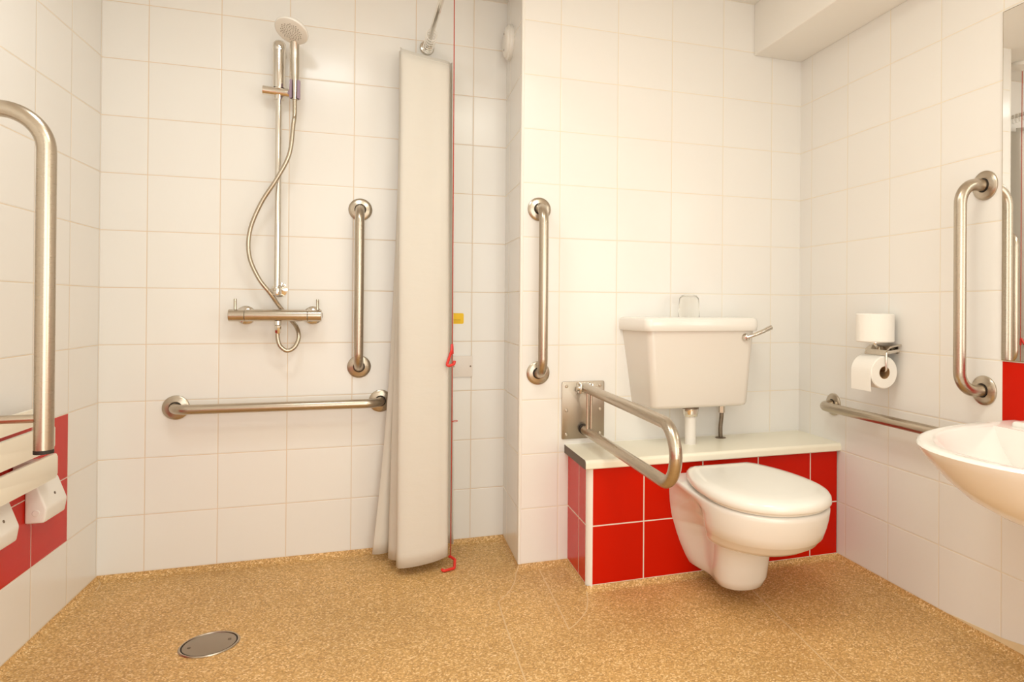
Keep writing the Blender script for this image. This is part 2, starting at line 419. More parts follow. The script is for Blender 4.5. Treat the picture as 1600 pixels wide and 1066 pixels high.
# ------------------------------------------------------------------ drop-down rail beside the toilet
def screws(spots, nrm, parent, r=0.006):
    for p in spots:
        bm = B(); add_lathe(bm, [(r, 0.0), (r, 0.001), (r*0.7, 0.0024), (0.0, 0.0026)], p, nrm, 14)
        obj('screw', bm, M['screw'], parent)
t = thing('drop_down_rail', 'lowered hinged steel support rail on a square plate beside the toilet', 'support rail', (0.711, YT, 0.45))
bm = B(); add_prism(bm, rrect(0.711, 0.5565, 0.083, 0.1075, 0.006), 1, YT-0.006, YT, 0.0015, 2)
pl = obj('wall_plate', bm, M['plate'], t, 30)
screws([(0.711+sx*0.066, YT-0.006, 0.5565+sz*0.09) for sx in (-1, 1) for sz in (-1, 0, 1)], (0, -1, 0), pl)
HX = 0.711
bm = B(); add_box(bm, (HX-0.026, YT-0.055, 0.622), (HX-0.019, YT-0.006, 0.660), 0.003); add_box(bm, (HX+0.019, YT-0.055, 0.622), (HX+0.026, YT-0.006, 0.660), 0.003)
add_box(bm, (HX-0.026, YT-0.012, 0.622), (HX+0.026, YT-0.006, 0.660), 0.002)
add_tube(bm, [(HX-0.034, YT-0.036, 0.642), (HX+0.034, YT-0.036, 0.642)], 0.010, 16)
obj('hinge', bm, M['chrome'], t)
bm = B(); zu, zl, ye = 0.643, 0.478, 1.579
pts = fillet([(HX, YT-0.028, zu), (HX, ye, zu-0.006), (HX, ye, zl), (HX, YT-0.018, zl+0.006)], 0.0815, 16)
add_tube(bm, pts, 0.0172, 24); obj('bar', bm, M['steel'], t, 60)
bm = B(); add_tube(bm, [(HX, YT-0.010, zl+0.006), (HX, YT-0.030, zl+0.006)], 0.0185, 24); obj('end_cap', bm, M['darkgap'], t)
bm = B(); add_tube(bm, [(HX-0.007, YT-0.085, zl+0.008), (HX-0.007, YT-0.085, zu-0.008)], 0.0055, 12); add_tube(bm, [(HX+0.007, YT-0.085, zl+0.008), (HX+0.007, YT-0.085, zu-0.008)], 0.0055, 12)
obj('brace', bm, M['steel'], t)

# ------------------------------------------------------------------ raised rail by the shower seat
YR = 1.70
t = thing('raised_rail', 'raised hinged steel support rail standing upright beside the shower seat at left', 'support rail', (XL, YR, 0.50))
bm = B(); add_prism(bm, rrect(YR, 0.585, 0.083, 0.1075, 0.006), 0, XL, XL+0.006, 0.0015, 2)
pl = obj('wall_plate', bm, M['plate'], t, 30)
screws([(XL+0.006, YR+sx*0.066, 0.585+sz*0.09) for sx in (-1, 1) for sz in (-1, 0, 1)], (1, 0, 0), pl)
xi, xo, zt = -0.836, -0.6695, 1.343
bm = B()
for s in (-1, 1): add_box(bm, (XL+0.006, YR+s*0.0225-0.0035, 0.630), (xi+0.022, YR+s*0.0225+0.0035, 0.672), 0.003)
add_tube(bm, [(xi, YR-0.034, 0.652), (xi, YR+0.034, 0.652)], 0.010, 16)
obj('hinge', bm, M['chrome'], t)
bm = B(); add_tube(bm, fillet([(xi, YR, 0.640), (xi, YR, zt), (xo, YR, zt), (xo, YR, 0.637)], 0.082, 16), 0.0172, 28)
obj('bar', bm, M['steel'], t, 60)
bm = B(); add_tube(bm, [(xo, YR, 0.632), (xo, YR, 0.640)], 0.0174, 28); obj('end_cap', bm, M['darkgap'], t)
bm = B(); add_tube(bm, [(xi, YR, 0.705), (xo, YR, 0.705)], 0.0088, 16); obj('brace', bm, M['steel'], t)

# ------------------------------------------------------------------ shower seat
t = thing('folding_bench', 'folded cream slatted shower bench on the red tiles of the left wall', 'shower bench', (XL, 2.05, 0.42))
SY0, SY1, SX = 1.76, 2.272, -0.862
for k, (z0, z1) in enumerate(((0.459, 0.527), (0.5405, 0.610), (0.6225, 0.667))):
    SY1 = (2.272, 2.255, 2.25)[k]
    bm = B(); add_prism(bm, rrect((SY0+SY1)/2, (z0+z1)/2, (SY1-SY0)/2, (z1-z0)/2, 0.010), 0, SX-0.011, SX, 0.0035, 3)
    obj('slat', bm, M['cream'], t, 40)
for y in (1.80, 1.90):
    bm = B(); add_box(bm, (XL+0.030, y-0.012, 0.465), (SX-0.011, y+0.012, 0.670), 0.004)
    obj('batten', bm, M['cream'], t)
for y in (2.268, 1.995):
    bm = B(); w = 0.128
    prof = [(XL, 0.442), (XL+0.028, 0.442), (XL+0.052, 0.372), (XL+0.046, 0.333), (XL, 0.333)]
    add_prism(bm, prof, 1, y, y+w, 0.0, 0)
    bmesh.ops.bevel(bm, geom=[e for e in bm.edges], offset=0.006, segments=4, profile=0.5, affect='EDGES')
    br = obj('wall_bracket', bm, M['plastic'], t, 50)
    bm = B(); add_lathe(bm, [(0.009, -0.001), (0.009, 0.0008), (0.008, 0.0018), (0, 0.0018)], (XL+0.027, y, 0.362), (0, -1, 0), 20)
    obj('plug', bm, M['plastic'], br)
    bm = B(); add_lathe(bm, [(0.004, -0.002), (0.004, 0.0010), (0.0, 0.0012)], (XL+0.0425, y+w*0.55, 0.400), (0.945, 0, 0.324), 14)
    obj('screw', bm, M['pewter'], br)
    bm = B(); add_box(bm, (XL+0.004, y-0.075, 0.462), (SX-0.012, y-0.030, 0.520), 0.005); add_box(bm, (XL+0.003, y-0.060, 0.437), (XL+0.016, y+0.030, 0.466), 0.003); obj('hinge_arm', bm, M['plastic'], br)

# ------------------------------------------------------------------ shower riser, handset, hose, mixer
RX, RY = -0.373, YB-0.062
t = thing('shower_riser', 'chrome shower riser rail with slider on the shower wall', 'shower rail', (RX, YB, 0.99))
bm = B(); add_tube(bm, [(RX, RY, 0.985), (RX, RY, 1.88)], 0.0112, 20); obj('pole', bm, M['chrome'], t)
bm = B(); add_lathe(bm, [(0, -0.03), (0.012, -0.028), (0.0215, -0.02), (0.0225, 0.0), (0.0215, 0.012), (0.014, 0.022), (0, 0.025)], (RX, RY, 1.885), (0, 0, 1), 28)
add_tube(bm, [(RX, RY, 1.875), (RX, YB-0.001, 1.875)], 0.018, 20)
add_tube(bm, [(RX, RY-0.001, 1.735), (RX, RY-0.001, 1.872)], [0.0205, 0.0215], 24)
obj('top_bracket', bm, M['chrome'], t, 50)
bm = B(); add_tube(bm, [(RX, RY, 1.000), (RX, YB-0.001, 1.000)], 0.012, 20); add_lathe(bm, [(0.0, -0.008), (0.013, -0.006), (0.015, 0.0), (0.013, 0.02), (0.0098, 0.022)], (RX, RY, 0.985), (0, 0, 1), 24)
add_lathe(bm, [(0.027, 0), (0.027, 0.004), (0.012, 0.010)], (RX, YB, 1.0), (0, -1, 0), 28)
obj('bottom_bracket', bm, M['chrome'], t)
bm = B(); add_tube(bm, [(RX+0.026*math.cos(a*PI/12), RY-0.012+0.030*math.sin(a*PI/12), 1.004+0.010*math.cos(a*PI/12)) for a in range(25)], 0.0022, 8)
obj('hose_ring', bm, M['chrome'], t)
SZ = 1.722
bm = B(); add_tube(bm, [(RX-0.052, RY-0.004, SZ), (RX+0.036, RY-0.004, SZ-0.004)], 0.0165, 24); add_tube(bm, [(RX, RY, SZ-0.03), (RX, RY, SZ+0.02)], 0.0165, 20)
sl = obj('slider', bm, M['chrome'], t)
HXh, HYh = -0.316, YB-0.100
bm = B(); add_tube(bm, [(RX+0.03, RY-0.006, SZ-0.004), (HXh, HYh, SZ-0.004)], 0.009, 14)
obj('holder_arm', bm, M['purple'], sl)
bm = B(); lo = []
for z in (SZ-0.030, SZ-0.028, SZ+0.034, SZ+0.036):
    ang = [math.radians(-52+284*k/22) for k in range(23)]; ro = 0.0180 if z in (SZ-0.030, SZ+0.036) else 0.0188
    lo.append([(HXh+ro*math.cos(a), HYh+ro*math.sin(a), z) for a in ang]+[(HXh+0.0138*math.cos(a), HYh+0.0138*math.sin(a), z) for a in reversed(ang)])
add_loft(bm, lo)
obj('holder_cup', bm, M['purple'], sl)

t = thing('shower_handset', 'pale shower handset with round spray head in the slider', 'shower head', (HXh, HYh, SZ))
hd = Vector((-0.320, YB-0.168, 1.912)); nrm = Vector((-0.24, -0.46, -0.85)).normalized()
bm = B(); add_tube(bm, [tuple(p) for p in catmull([(HXh, HYh, SZ-0.035), (HXh, HYh+0.002, SZ+0.03), (HXh, HYh-0.003, SZ+0.085), (HXh, HYh-0.014, SZ+0.140), (hd.x+0.009, hd.y+0.026, hd.z+0.014)], 6)],
                   [0.010+0.0055*math.sin(min(1, i/24)*PI*0.75) for i in range(25)], 20)
obj('handle', bm, M['dullchrome'], t, 60)
bm = B(); add_lathe(bm, [(0.0, -0.040), (0.018, -0.038), (0.036, -0.026), (0.052, -0.010), (0.0565, -0.002), (0.0565, 0.002), (0.054, 0.005)], hd, nrm, 40)
obj('head', bm, M['plastic'], t, 60)
bm = B(); add_lathe(bm, [(0.0545, 0.0045), (0.050, 0.0065), (0.0, 0.0075)], hd, nrm, 40)
fp = obj('spray_face', bm, M['cistern'], t, 60)
u, v = frame_from(nrm); bm = B()
for k in range(70):
    rr = 0.036*math.sqrt((k+0.5)/70); a = k*2.39996
    c = hd+nrm*0.0065+u*rr*math.cos(a)+v*rr*math.sin(a)
    add_lathe(bm, [(0.0017, 0), (0.0015, 0.0022), (0, 0.0024)], c, nrm, 6)
o = obj('nozzle_field', bm, M['nozzle'], fp)

# mixer bar
MZ, MY = 0.905, YB-0.075
t = thing('shower_mixer', 'horizontal steel bar mixer valve with two pin levers on the shower wall', 'shower valve', (-0.37, YB, MZ))
x0, x1 = -0.526, -0.222
bm = B(); add_tube(bm, [(x0+0.053, MY, MZ), (x1-0.048, MY, MZ)], 0.0215, 32)
for xx in (-0.484, -0.258):
    add_tube(bm, [(xx, MY, MZ), (xx, YB-0.004, MZ)], 0.014, 20)
bd = obj('body', bm, M['dullchrome'], t)
for xx in (-0.484, -0.258):
    bm = B(); add_lathe(bm, [(0.0, 0), (0.034, 0), (0.034, 0.004), (0.028, 0.010), (0.014, 0.014)], (xx, YB, MZ), (0, -1, 0), 32)
    obj('wall_rose', bm, M['chrome'], t)
for a, b_, lx in ((x0, x0+0.051, x0+0.020), (x1-0.046, x1, x1-0.014)):
    bm = B(); add_tube(bm, [(a, MY, MZ), (a+0.001, MY, MZ), (b_-0.001, MY, MZ), (b_, MY, MZ)], [0.0205, 0.0217, 0.0217, 0.0205], 32)
    kn = obj('knob', bm, M['dullchrome'], t)
    bm = B(); add_tube(bm, [(lx, MY, MZ+0.018), (lx, MY, MZ+0.024), (lx, MY, MZ+0.058), (lx, MY, MZ+0.060)], [0.0065, 0.0052, 0.0052, 0.004], 14)
    obj('lever', bm, M['dullchrome'], kn)
OX = -0.368
bm = B(); add_tube(bm, [(OX, MY, MZ-0.020), (OX, MY, MZ-0.034)], 0.0125, 16); add_tube(bm, [(OX, MY, MZ-0.034), (OX, MY, MZ-0.037), (OX, MY, MZ-0.062), (OX, MY, MZ-0.066)], [0.008, 0.0115, 0.0105, 0.008], 8)
obj('outlet', bm, M['chrome'], t)

# hose
def hose_pts():
    P = [(HXh, HYh, SZ-0.030), (HXh, HYh, SZ-0.09), (HXh-0.003, YB-0.105, 1.60), (-0.332, YB-0.100, 1.49), (-0.372, YB-0.095, 1.40), (-0.424, YB-0.085, 1.31), (-0.460, YB-0.080, 1.21),
         (-0.462, YB-0.080, 1.12), (-0.432, YB-0.078, 1.04), (-0.395, YB-0.066, 0.985), (-0.365, YB-0.046, 0.935), (-0.335, YB-0.030, 0.893), (-0.310, YB-0.038, 0.860),
         (-0.300, YB-0.058, 0.825), (-0.312, YB-0.070, 0.790), (-0.336, YB-0.075, 0.776), (-0.359, YB-0.075, 0.793), (OX, MY, 0.822), (OX, MY, MZ-0.056)]
    return catmull(P, 10)
bm = B(); pts = hose_pts()
fine = []
for a, b_ in zip(pts, pts[1:]):
    n = max(1, int((b_-a).length/0.0022))
    for k in range(n): fine.append(a+(b_-a)*(k/n))
fine.append(pts[-1])
add_tube(bm, fine, [0.0072+0.0005*(i % 2) for i in range(len(fine))], 12)
tag(obj('shower_hose', bm, M['hose'], None, 60), 'flexible metal shower hose looping from handset down to the mixer valve', 'hose')

# ------------------------------------------------------------------ curtain and its rail
t = thing('curtain_rail', 'thin straight steel shower curtain rail fixed to the shower wall', 'curtain rail', (0.150, YB, 1.972))
ra, rb = Vector((0.150, YB, 1.972)), Vector((0.318, YF, 1.972))
bm = B(); add_tube(bm, [ra+Vector((0, -0.002, 0)), rb+Vector((0, 0.002, 0))], 0.0095, 20); obj('pole', bm, M['chrome'], t)
for p, d in ((ra, (0, -1, 0)), (rb, (0, 1, 0))):
    bm = B(); add_lathe(bm, [(0.0, 0), (0.028, 0), (0.028, 0.005), (0.024, 0.012), (0.0125, 0.015), (0.0125, 0.022), (0.0096, 0.022)], p, d, 28)
    obj('flange', bm, M['dullchrome'], t)
def railx(y): return ra.x+(rb.x-ra.x)*(YB-y)/(YB-YF)

top = [(.045, 2.722, 1.930), (.055, 2.705, 1.930), (.070, 2.722, 1.930), (.078, 2.738, 1.932), (.062, 2.732, 1.928), (.052, 2.700, 1.924), (.056, 2.672, 1.918), (.052, 2.640, 1.912), (.047, 2.610, 1.905),
       (.056, 2.588, 1.892), (.100, 2.580, 1.880), (.160, 2.584, 1.872), (.200, 2.586, 1.868), (.2240, 2.600, 1.866), (.222, 2.655, 1.88), (.212, 2.695, 1.89), (.234, 2.715, 1.90), (.243, 2.690, 1.90)]
bot = [(-.038, 2.660), (-.010, 2.653), (.018, 2.665), (.030, 2.700), (.024, 2.665), (.019, 2.605), (.034, 2.578), (.050, 2.562), (.046, 2.520), (.056, 2.494), (.100, 2.487), (.160, 2.496), (.200, 2.506),
       (.2260, 2.526), (.220, 2.620), (.202, 2.680), (.236, 2.702), (.260, 2.676)]
zb = [.004, .004, .004, .004, .002, .004, .004, .004, .003, .002, .004, .008, .014, .020, .012, .006, .004, .004]
bm = B(); NL = 40; loops = []
for k in range(NL+1):
    t_ = k/NL
    row = []
    for i in range(len(top)):
        e = t_**2.6 if i < 5 else (t_**1.15 if i < 9 else t_)
        x = top[i][0]*(1-e)+bot[i][0]*e; y = top[i][1]*(1-e)+bot[i][1]*e
        z = top[i][2]*(1-t_)+(zb[i]+FZ+0.028)*t_
        wob = math.sin(t_*9+i*1.7)*0.0035*math.sin(PI*min(1, t_*1.3))
        row.append((x+wob*0.5, y+wob, z))
    loops.append(catmull(row, 6))
add_loft(bm, loops, False, False, closed=False)
cu = thing('shower_curtain', 'white shower curtain bunched at the wall under its steel rail', 'curtain', (0.13, 2.6, FZ))
o = obj('fabric', bm, M['curtain'], cu, 180)
s = o.modifiers.new('Solidify', 'SOLIDIFY'); s.thickness = 0.0016; s.offset = 0
bm = B(); add_tube(bm, [Vector(p)+Vector((0, -0.0006, -0.012)) for p in loops[0][52:78]], 0.0016, 8); obj('hem', bm, M['curtain'], o)
for i, y in enumerate((2.735, 2.712, 2.69, 2.668, 2.645, 2.62, 2.595)):
    cx, cz = railx(y), 1.972; bm = B()
    add_tube(bm, [(cx+0.019*math.sin(a*PI/10), y+0.002*math.cos(a*PI/10), cz-0.012+0.0235*math.cos(a*PI/10)) for a in range(21)], 0.0016, 8)
    obj('ring', bm, M['plastic'], cu)

# ------------------------------------------------------------------ emergency pull cord
CX, CY = 0.2400, 2.570
t = thing('pull_cord', 'red emergency pull cord with two triangle handles beside the curtain', 'pull cord', (CX, CY, FZ))
bm = B(); add_lathe(bm, [(0.0, 0.0), (0.058, 0.0), (0.060, -0.006), (0.056, -0.018), (0.030, -0.026), (0.012, -0.034), (0.0, -0.034)], (CX+0.01, CY, ZC), (0, 0, 1), 36)
obj('ceiling_switch', bm, M['plastic'], t)
bm = B(); add_tube(bm, [(CX, CY, 0.005), (CX+0.0006, CY, 0.5), (CX, CY, 0.78), (CX-0.001, CY, 1.3), (CX-0.003, CY, ZC-0.03)], 0.0018, 8)
obj('cord', bm, M['cordstring'], t)
def triangle(pts, r=0.0052):
    bm = B(); P = [Vector(p) for p in pts]; add_tube(bm, fillet(P, 0.006, 5), r, 10); return bm
obj('handle', triangle([(CX-0.001, CY-0.002, 0.800), (CX-0.004, CY-0.014, 0.776), (CX-0.026, CY-0.052, 0.722), (CX+0.002, CY-0.045, 0.729), (CX+0.005, CY-0.043, 0.742)]), M['redcord'], t)
bm = B(); add_tube(bm, [(CX, CY-0.001, 0.765), (CX, CY-0.001, 0.80)], [0.0055, 0.004], 10); obj('toggle', bm, M['redcord'], t)
obj('handle', triangle([(CX-0.003, CY-0.006, 0.010), (CX+0.013, CY-0.030, 0.004), (CX+0.007, CY-0.072, FZ+0.007), (CX-0.034, CY-0.088, FZ+0.007), (CX-0.037, CY-0.080, FZ+0.010)]), M['redcord'], t)
bm = B(); add_lathe(bm, [(0, -.006), (.006, -.003), (.006, .003), (0, .006)], (CX-0.003, CY-0.004, 0.008), (0, 0, 1), 10); obj('toggle', bm, M['redcord'], t)
bm = B(); add_tube(bm, [tuple(p) for p in catmull([(CX, CY-0.001, 0.511), (CX+0.008, CY-0.003, 0.514), (CX+0.018, CY-0.003, 0.515), (CX+0.020, CY-0.003, 0.512), (CX+0.010, CY-0.003, 0.510), (CX, CY-0.001, 0.510)], 6)], 0.0013, 6)
obj('knot', bm, M['cordstring'], t)

# ------------------------------------------------------------------ small things on the shower wall
t = thing('sticker', 'small yellow sticker on the white tiles right of the curtain', 'sticker', (0.27, YB, 0.876))
bm = B(); add_prism(bm, rrect(0.274, 0.8935, 0.029, 0.0215, 0.006), 1, YB-0.0012, YB); bg = obj('backing', bm, M['yellow'], t, 30)
bm = B()
for z in (0.8885, 0.8835, 0.8785): add_box(bm, (0.252, YB-0.0016, z-0.0007), (0.290, YB-0.0011, z+0.0007))
obj('print_lines', bm, M['print'], bg, 0)
t = thing('blanking_plate', 'square white blank electrical plate on the tiles right of the curtain', 'wall plate', (0.30, YB, 0.665))
bm = B(); add_prism(bm, rrect(0.297, 0.7, 0.042, 0.042, 0.003), 1, YB-0.009, YB, 0.0025, 3); p = obj('plate', bm, simple('off white plate', (0.80, 0.73, 0.67), 0.35, noise=0.01), t, 30)
for s in (-1, 1):
    bm = B(); add_lathe(bm, [(0.0035, 0.008), (0.0035, 0.0094), (0, 0.0097)], (0.297+s*0.0335, YB, 0.7), (0, -1, 0), 12); obj('screw', bm, M['pewter'], p)
SC = (XS, 2.668, 1.998)
t = thing('alarm_sounder', 'round white wall alarm high on the return wall beside the shower', 'alarm', SC)
bm = B(); add_lathe(bm, [(0, 0), (0.068, 0), (0.069, 0.004), (0.067, 0.014), (0.060, 0.018)], SC, (-1, 0, 0), 40); bs = obj('base', bm, M['plastic'], t, 40)
bm = B(); add_lathe(bm, [(0.060, 0.012), (0.061, 0.017), (0.057, 0.024), (0.044, 0.028), (0, 0.029)], SC, (-1, 0, 0), 40); cv = obj('cover', bm, M['plastic'], t, 50)
for z in (-0.032, 0.032):
    bm = B(); add_lathe(bm, [(0.004, 0.027), (0.004, 0.0295), (0, 0.0298)], (XS, SC[1], SC[2]+z), (-1, 0, 0), 12); obj('screw', bm, M['nozzle'], cv)

# ------------------------------------------------------------------ boxed ledge behind the toilet
t = thing('ledge_unit', 'boxed ledge with red tiled sides and cream worktop behind the toilet', 'ledge', (1.15, BYF, 0))
mt_f = tile_mat('red tiles ledge front', 0, 0.8590, all_red=True, gw=0.004)
mt_s = tile_mat('red tiles ledge side', 1, 2.284, all_red=True, gw=0.004)
bm = B(); add_box(bm, (BXX+0.018, BYF, -0.002), (XR-0.004, BYF+0.02, BZ)); obj('front_panel', bm, mt_f, t, 0)
bm = B(); add_box(bm, (BXX, BYF+0.019, -0.002), (BXX+0.018, YT, BZ)); obj('side_panel', bm, mt_s, t, 0)
bm = B()
pf = [(BXX-0.0015, BYF+0.019)] + [(BXX-0.0015+0.0195*(1-math.cos(a*PI/12)), BYF+0.019-0.0205*math.sin(a*PI/12)) for a in range(1, 7)] + [(BXX+0.018, BYF+0.019)]
add_prism(bm, pf, 2, -0.012, BZ); obj('corner_trim', bm, M['plastic'], t, 40)
bm = B(); TZ0, TZ1, TY0, TX0 = BZ, 0.428, 2.155, 0.640
# postformed front: rounded nose profile swept along x
nose = [(YT, TZ0), (YT, TZ1)] + [(TY0+0.012-0.012*math.sin(a*PI/16), TZ1-0.012+0.012*math.cos(a*PI/16)) for a in range(0, 9)] + [(TY0, TZ0+0.003), (TY0+0.003, TZ0)]
add_prism(bm, nose, 0, TX0+0.0015, XR); top_o = obj('worktop', bm, M['laminate'], t, 40)
bm = B(); add_prism(bm, nose, 0, TX0, TX0+0.0015); obj('edge_strip', bm, M['darkedge'], top_o, 0)
bm = B(); add_tube(bm, [(TX0+0.004, YT-0.001, TZ1+0.001), (XR-0.003, YT-0.001, TZ1+0.001)], 0.003, 8); obj('sealant', bm, M['plastic'], top_o)

# ------------------------------------------------------------------ cistern
CXc = 1.119; YCF = 2.244
def cist(z, wf, wb, yf, r, y1=YT):
    """plan outline: straight back on the wall, tapered sides, rounded front corners"""
    P = [(CXc-wb, y1), (CXc-wf, yf), (CXc+wf, yf), (CXc+wb, y1)]
    F = fillet([(x, y, z) for x, y in P], r, 8)
    return [tuple(p) for p in F]
t = thing('toilet_cistern', 'white tapered toilet cistern with lever fixed to the tiled wall', 'cistern', (CXc, YT, 0.578))
bm = B(); loops = []
for z, wf, wb, yf in ((0.572, 0.170, 0.188, 2.276), (0.5725, 0.184, 0.201, 2.264), (0.576, 0.192, 0.208, 2.257), (0.586, 0.1965, 0.212, 2.253), (0.70, 0.2045, 0.228, 2.250), (0.80, 0.212, 0.243, 2.247), (0.866, 0.217, 0.253, 2.245)):
    loops.append(cist(z, wf, wb, yf, 0.028))
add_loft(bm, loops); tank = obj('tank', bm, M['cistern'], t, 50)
bm = B(); loops = []
for z, d in ((0.857, 0.004), (0.8575, 0.009), (0.860, 0.0115), (0.880, 0.013), (0.896, 0.012), (0.903, 0.009), (0.907, 0.003), (0.9085, -0.006)):
    loops.append(cist(z, 0.217+d, 0.253+d, 2.245-d, 0.03))
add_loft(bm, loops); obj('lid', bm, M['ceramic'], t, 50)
bm = B(); add_lathe(bm, [(0.0, 0), (0.0135, 0), (0.0145, 0.004), (0.011, 0.010), (0.011, 0.018), (0.0, 0.020)], (1.294, YCF+0.001, 0.834), (0, -1, 0), 24)
lv = obj('lever', bm, M['chrome'], t)
bm = B(); add_tube(bm, [tuple(p) for p in catmull([(1.294, YCF-0.014, 0.834), (1.320, YCF-0.022, 0.843), (1.355, YCF-0.026, 0.857), (1.392, YCF-0.024, 0.872)], 6)], [0.006+0.0035*(i/18) for i in range(19)], 14)
obj('lever_arm', bm, M['chrome'], lv)
FPX, FPY = 1.1005, 2.312
bm = B(); add_tube(bm, [(FPX, FPY, TZ1), (FPX, FPY, 0.565)], 0.021, 28); fpipe = obj('flush_pipe', bm, M['pipe'], t)
bm = B(); add_lathe(bm, [(0.0215, 0.0), (0.0265, 0.001), (0.0275, 0.008), (0.029, 0.010), (0.0305, 0.024), (0.0305, 0.030), (0.025, 0.031)], (FPX, FPY, 0.532), (0, 0, 1), 28)
obj('collar_nut', bm, M['chrome'], fpipe, 30)
bm = B(); add_lathe(bm, [(0.0, 0.0), (0.031, 0.0), (0.0315, 0.006), (0.029, 0.0095), (0, 0.010)], (FPX, FPY, 0.562), (0, 0, 1), 28)
obj('washer', bm, M['pewter'], fpipe)
IPX, IPY = 1.272, 2.386
bm = B(); add_tube(bm, [tuple(p) for p in catmull([(IPX-0.004, IPY, TZ1), (IPX-0.005, IPY, 0.47), (IPX, IPY, 0.52), (IPX, IPY, 0.58)], 5)], 0.0085, 16)
ip = obj('inlet_pipe', bm, M['pewter'], t)
bm = B(); add_tube(bm, [(IPX, IPY, 0.528), (IPX, IPY, 0.560)], 0.0125, 6); add_tube(bm, [(IPX, IPY, 0.559), (IPX, IPY, 0.572)], 0.017, 16)
obj('inlet_nut', bm, M['dullchrome'], ip, 20)
bm = B(); add_lathe(bm, [(0.009, 0), (0.022, 0), (0.020, 0.002), (0.009, 0.003)], (IPX-0.004, IPY, TZ1), (0, 0, 1), 18); obj('pipe_collar', bm, M['pewter'], ip)

# ------------------------------------------------------------------ glass on the cistern
t = None
GX, GY = 1.102, 2.335
bm = B(); add_lathe(bm, [(0.0395, 0.0), (0.0405, 0.001), (0.0400, 0.035), (0.0375, 0.070), (0.034, 0.079), (0.028, 0.083), (0.0, 0.0835), (0.0, 0.076), (0.026, 0.0755), (0.031, 0.072), (0.0350, 0.066), (0.0375, 0.034), (0.0383, 0.0), (0.0395, 0.0)], (GX, GY, 0.9085), (0, 0, 1), 48)
tag(obj('drinking_glass', bm, M['glass'], None, 60), 'clear upturned drinking glass on the cistern lid', 'glass')

# ------------------------------------------------------------------ toilet
AX = 1.119
t = thing('toilet', 'white wall hung toilet with closed lid against the red tiled ledge', 'toilet', (AX, BYF, FZ))
def section(z, pts, per=5):
    """pts = [(y, halfwidth)] from the wall to the nose; mirrored into a closed loop"""
    L = [(AX-w, y, z) for y, w in pts]
    nose = (AX, pts[-1][0]-0.0, z)
    R = [(AX+w, y, z) for y, w in reversed(pts)]
    return L+R
def egg(z, yb, yf, wmax, wb, n=14, p=2.3, ym=None, bk=1.0):
    """seat shaped outline: back width wb at yb, widest wmax, round nose at yf"""
    ym = ym if ym is not None else yf+(yb-yf)*0.46
    out = []
    for k in range(n+1):            # wall side to widest
        s = k/n; y = yb+(ym-yb)*s; w = wb+(wmax-wb)*math.sin(s*PI/2)**bk
        out.append((y, w))
    for k in range(1, n+1):         # widest to nose
        a = k/n*PI/2; y = ym+(yf-ym)*math.sin(a)**(2/p*1.0); w = wmax*max(0, math.cos(a))**(2/p)
        out.append((y, w))
    L = [(AX-w, y, z) for y, w in out[:-1]]; R = [(AX+w, y, z) for y, w in reversed(out[:-1])]
    return L+[(AX, yf, z)]+R
def trunk(z, yb, yf, wb, wn, wt, yt, n=14):
    """lower body: flange wb on the wall, necks to wn, swells to wt at yt, round nose at yf"""
    out = []
    yn = yb+(yt-yb)*0.52
    for k in range(n+1):
        s = k/n; y = yb+(yt-yb)*s
        if y > yn:
            q = (yb-y)/(yb-yn); q = q*q*(3-2*q); w = wb+(wn-wb)*(1-(1-q)**1.0)
        else:
            q = (yn-y)/(yn-yt); q = q*q*(3-2*q); w = wn+(wt-wn)*q
        out.append((y, w))
    for k in range(1, n+1):
        a = k/n*PI/2; out.append((yt+(yf-yt)*math.sin(a)**0.95, wt*math.cos(a)**0.95))
    L = [(AX-w, y, z) for y, w in out[:-1]]; R = [(AX+w, y, z) for y, w in reversed(out[:-1])]
    return L+[(AX, yf, z)]+R
bm = B(); yb = BYF-0.001
L = [trunk(0.028, yb, 1.940, 0.058, 0.045, 0.036, 1.980), trunk(0.029, yb, 1.918, 0.072, 0.058, 0.058, 1.974), trunk(0.038, yb, 1.899, 0.084, 0.064, 0.075, 1.968),
     trunk(0.066, yb, 1.884, 0.100, 0.067, 0.086, 1.960), trunk(0.112, yb, 1.876, 0.121, 0.070, 0.089, 1.955), trunk(0.150, yb, 1.870, 0.135, 0.074, 0.091, 1.95),
     trunk(0.176, yb, 1.862, 0.143, 0.080, 0.094, 1.945), trunk(0.192, yb, 1.850, 0.148, 0.086, 0.098, 1.935)]
L += [trunk(0.199, yb, 1.805, 0.150, 0.084, 0.112, 1.930), trunk(0.207, yb, 1.745, 0.153, 0.088, 0.136, 1.910), trunk(0.220, yb, 1.692, 0.156, 0.096, 0.155, 1.885),
      trunk(0.240, yb, 1.656, 0.159, 0.108, 0.170, 1.865), trunk(0.258, yb, 1.641, 0.161, 0.119, 0.1745, 1.855), trunk(0.261, yb, 1.636, 0.162, 0.123, 0.1785, 1.850), trunk(0.290, yb, 1.624, 0.164, 0.138, 0.183, 1.840),
      trunk(0.318, yb, 1.615, 0.166, 0.152, 0.186, 1.835), egg(0.340, yb, 1.610, 0.187, 0.166), egg(0.350, yb, 1.609, 0.187, 0.168), egg(0.3555, yb, 1.612, 0.185, 0.167), egg(0.357, yb, 1.618, 0.180, 0.163)]
add_loft(bm, L); pan = obj('pan', bm, M['ceramic'], t, 60)
def plate_loft(bm, rows, y0):
    add_loft(bm, [egg(z, y0-d, yf+d, w-d, wb-d, p=2.15, bk=0.68) for z, d, yf, w, wb in rows])
bm = B(); plate_loft(bm, [(0.3575, 0.004, 1.614, 0.177, 0.10), (0.360, 0.0, 1.614, 0.177, 0.10), (0.365, 0.0, 1.614, 0.177, 0.10), (0.3665, 0.004, 1.614, 0.177, 0.10)], 2.080)
obj('seat', bm, M['seat'], t, 60)
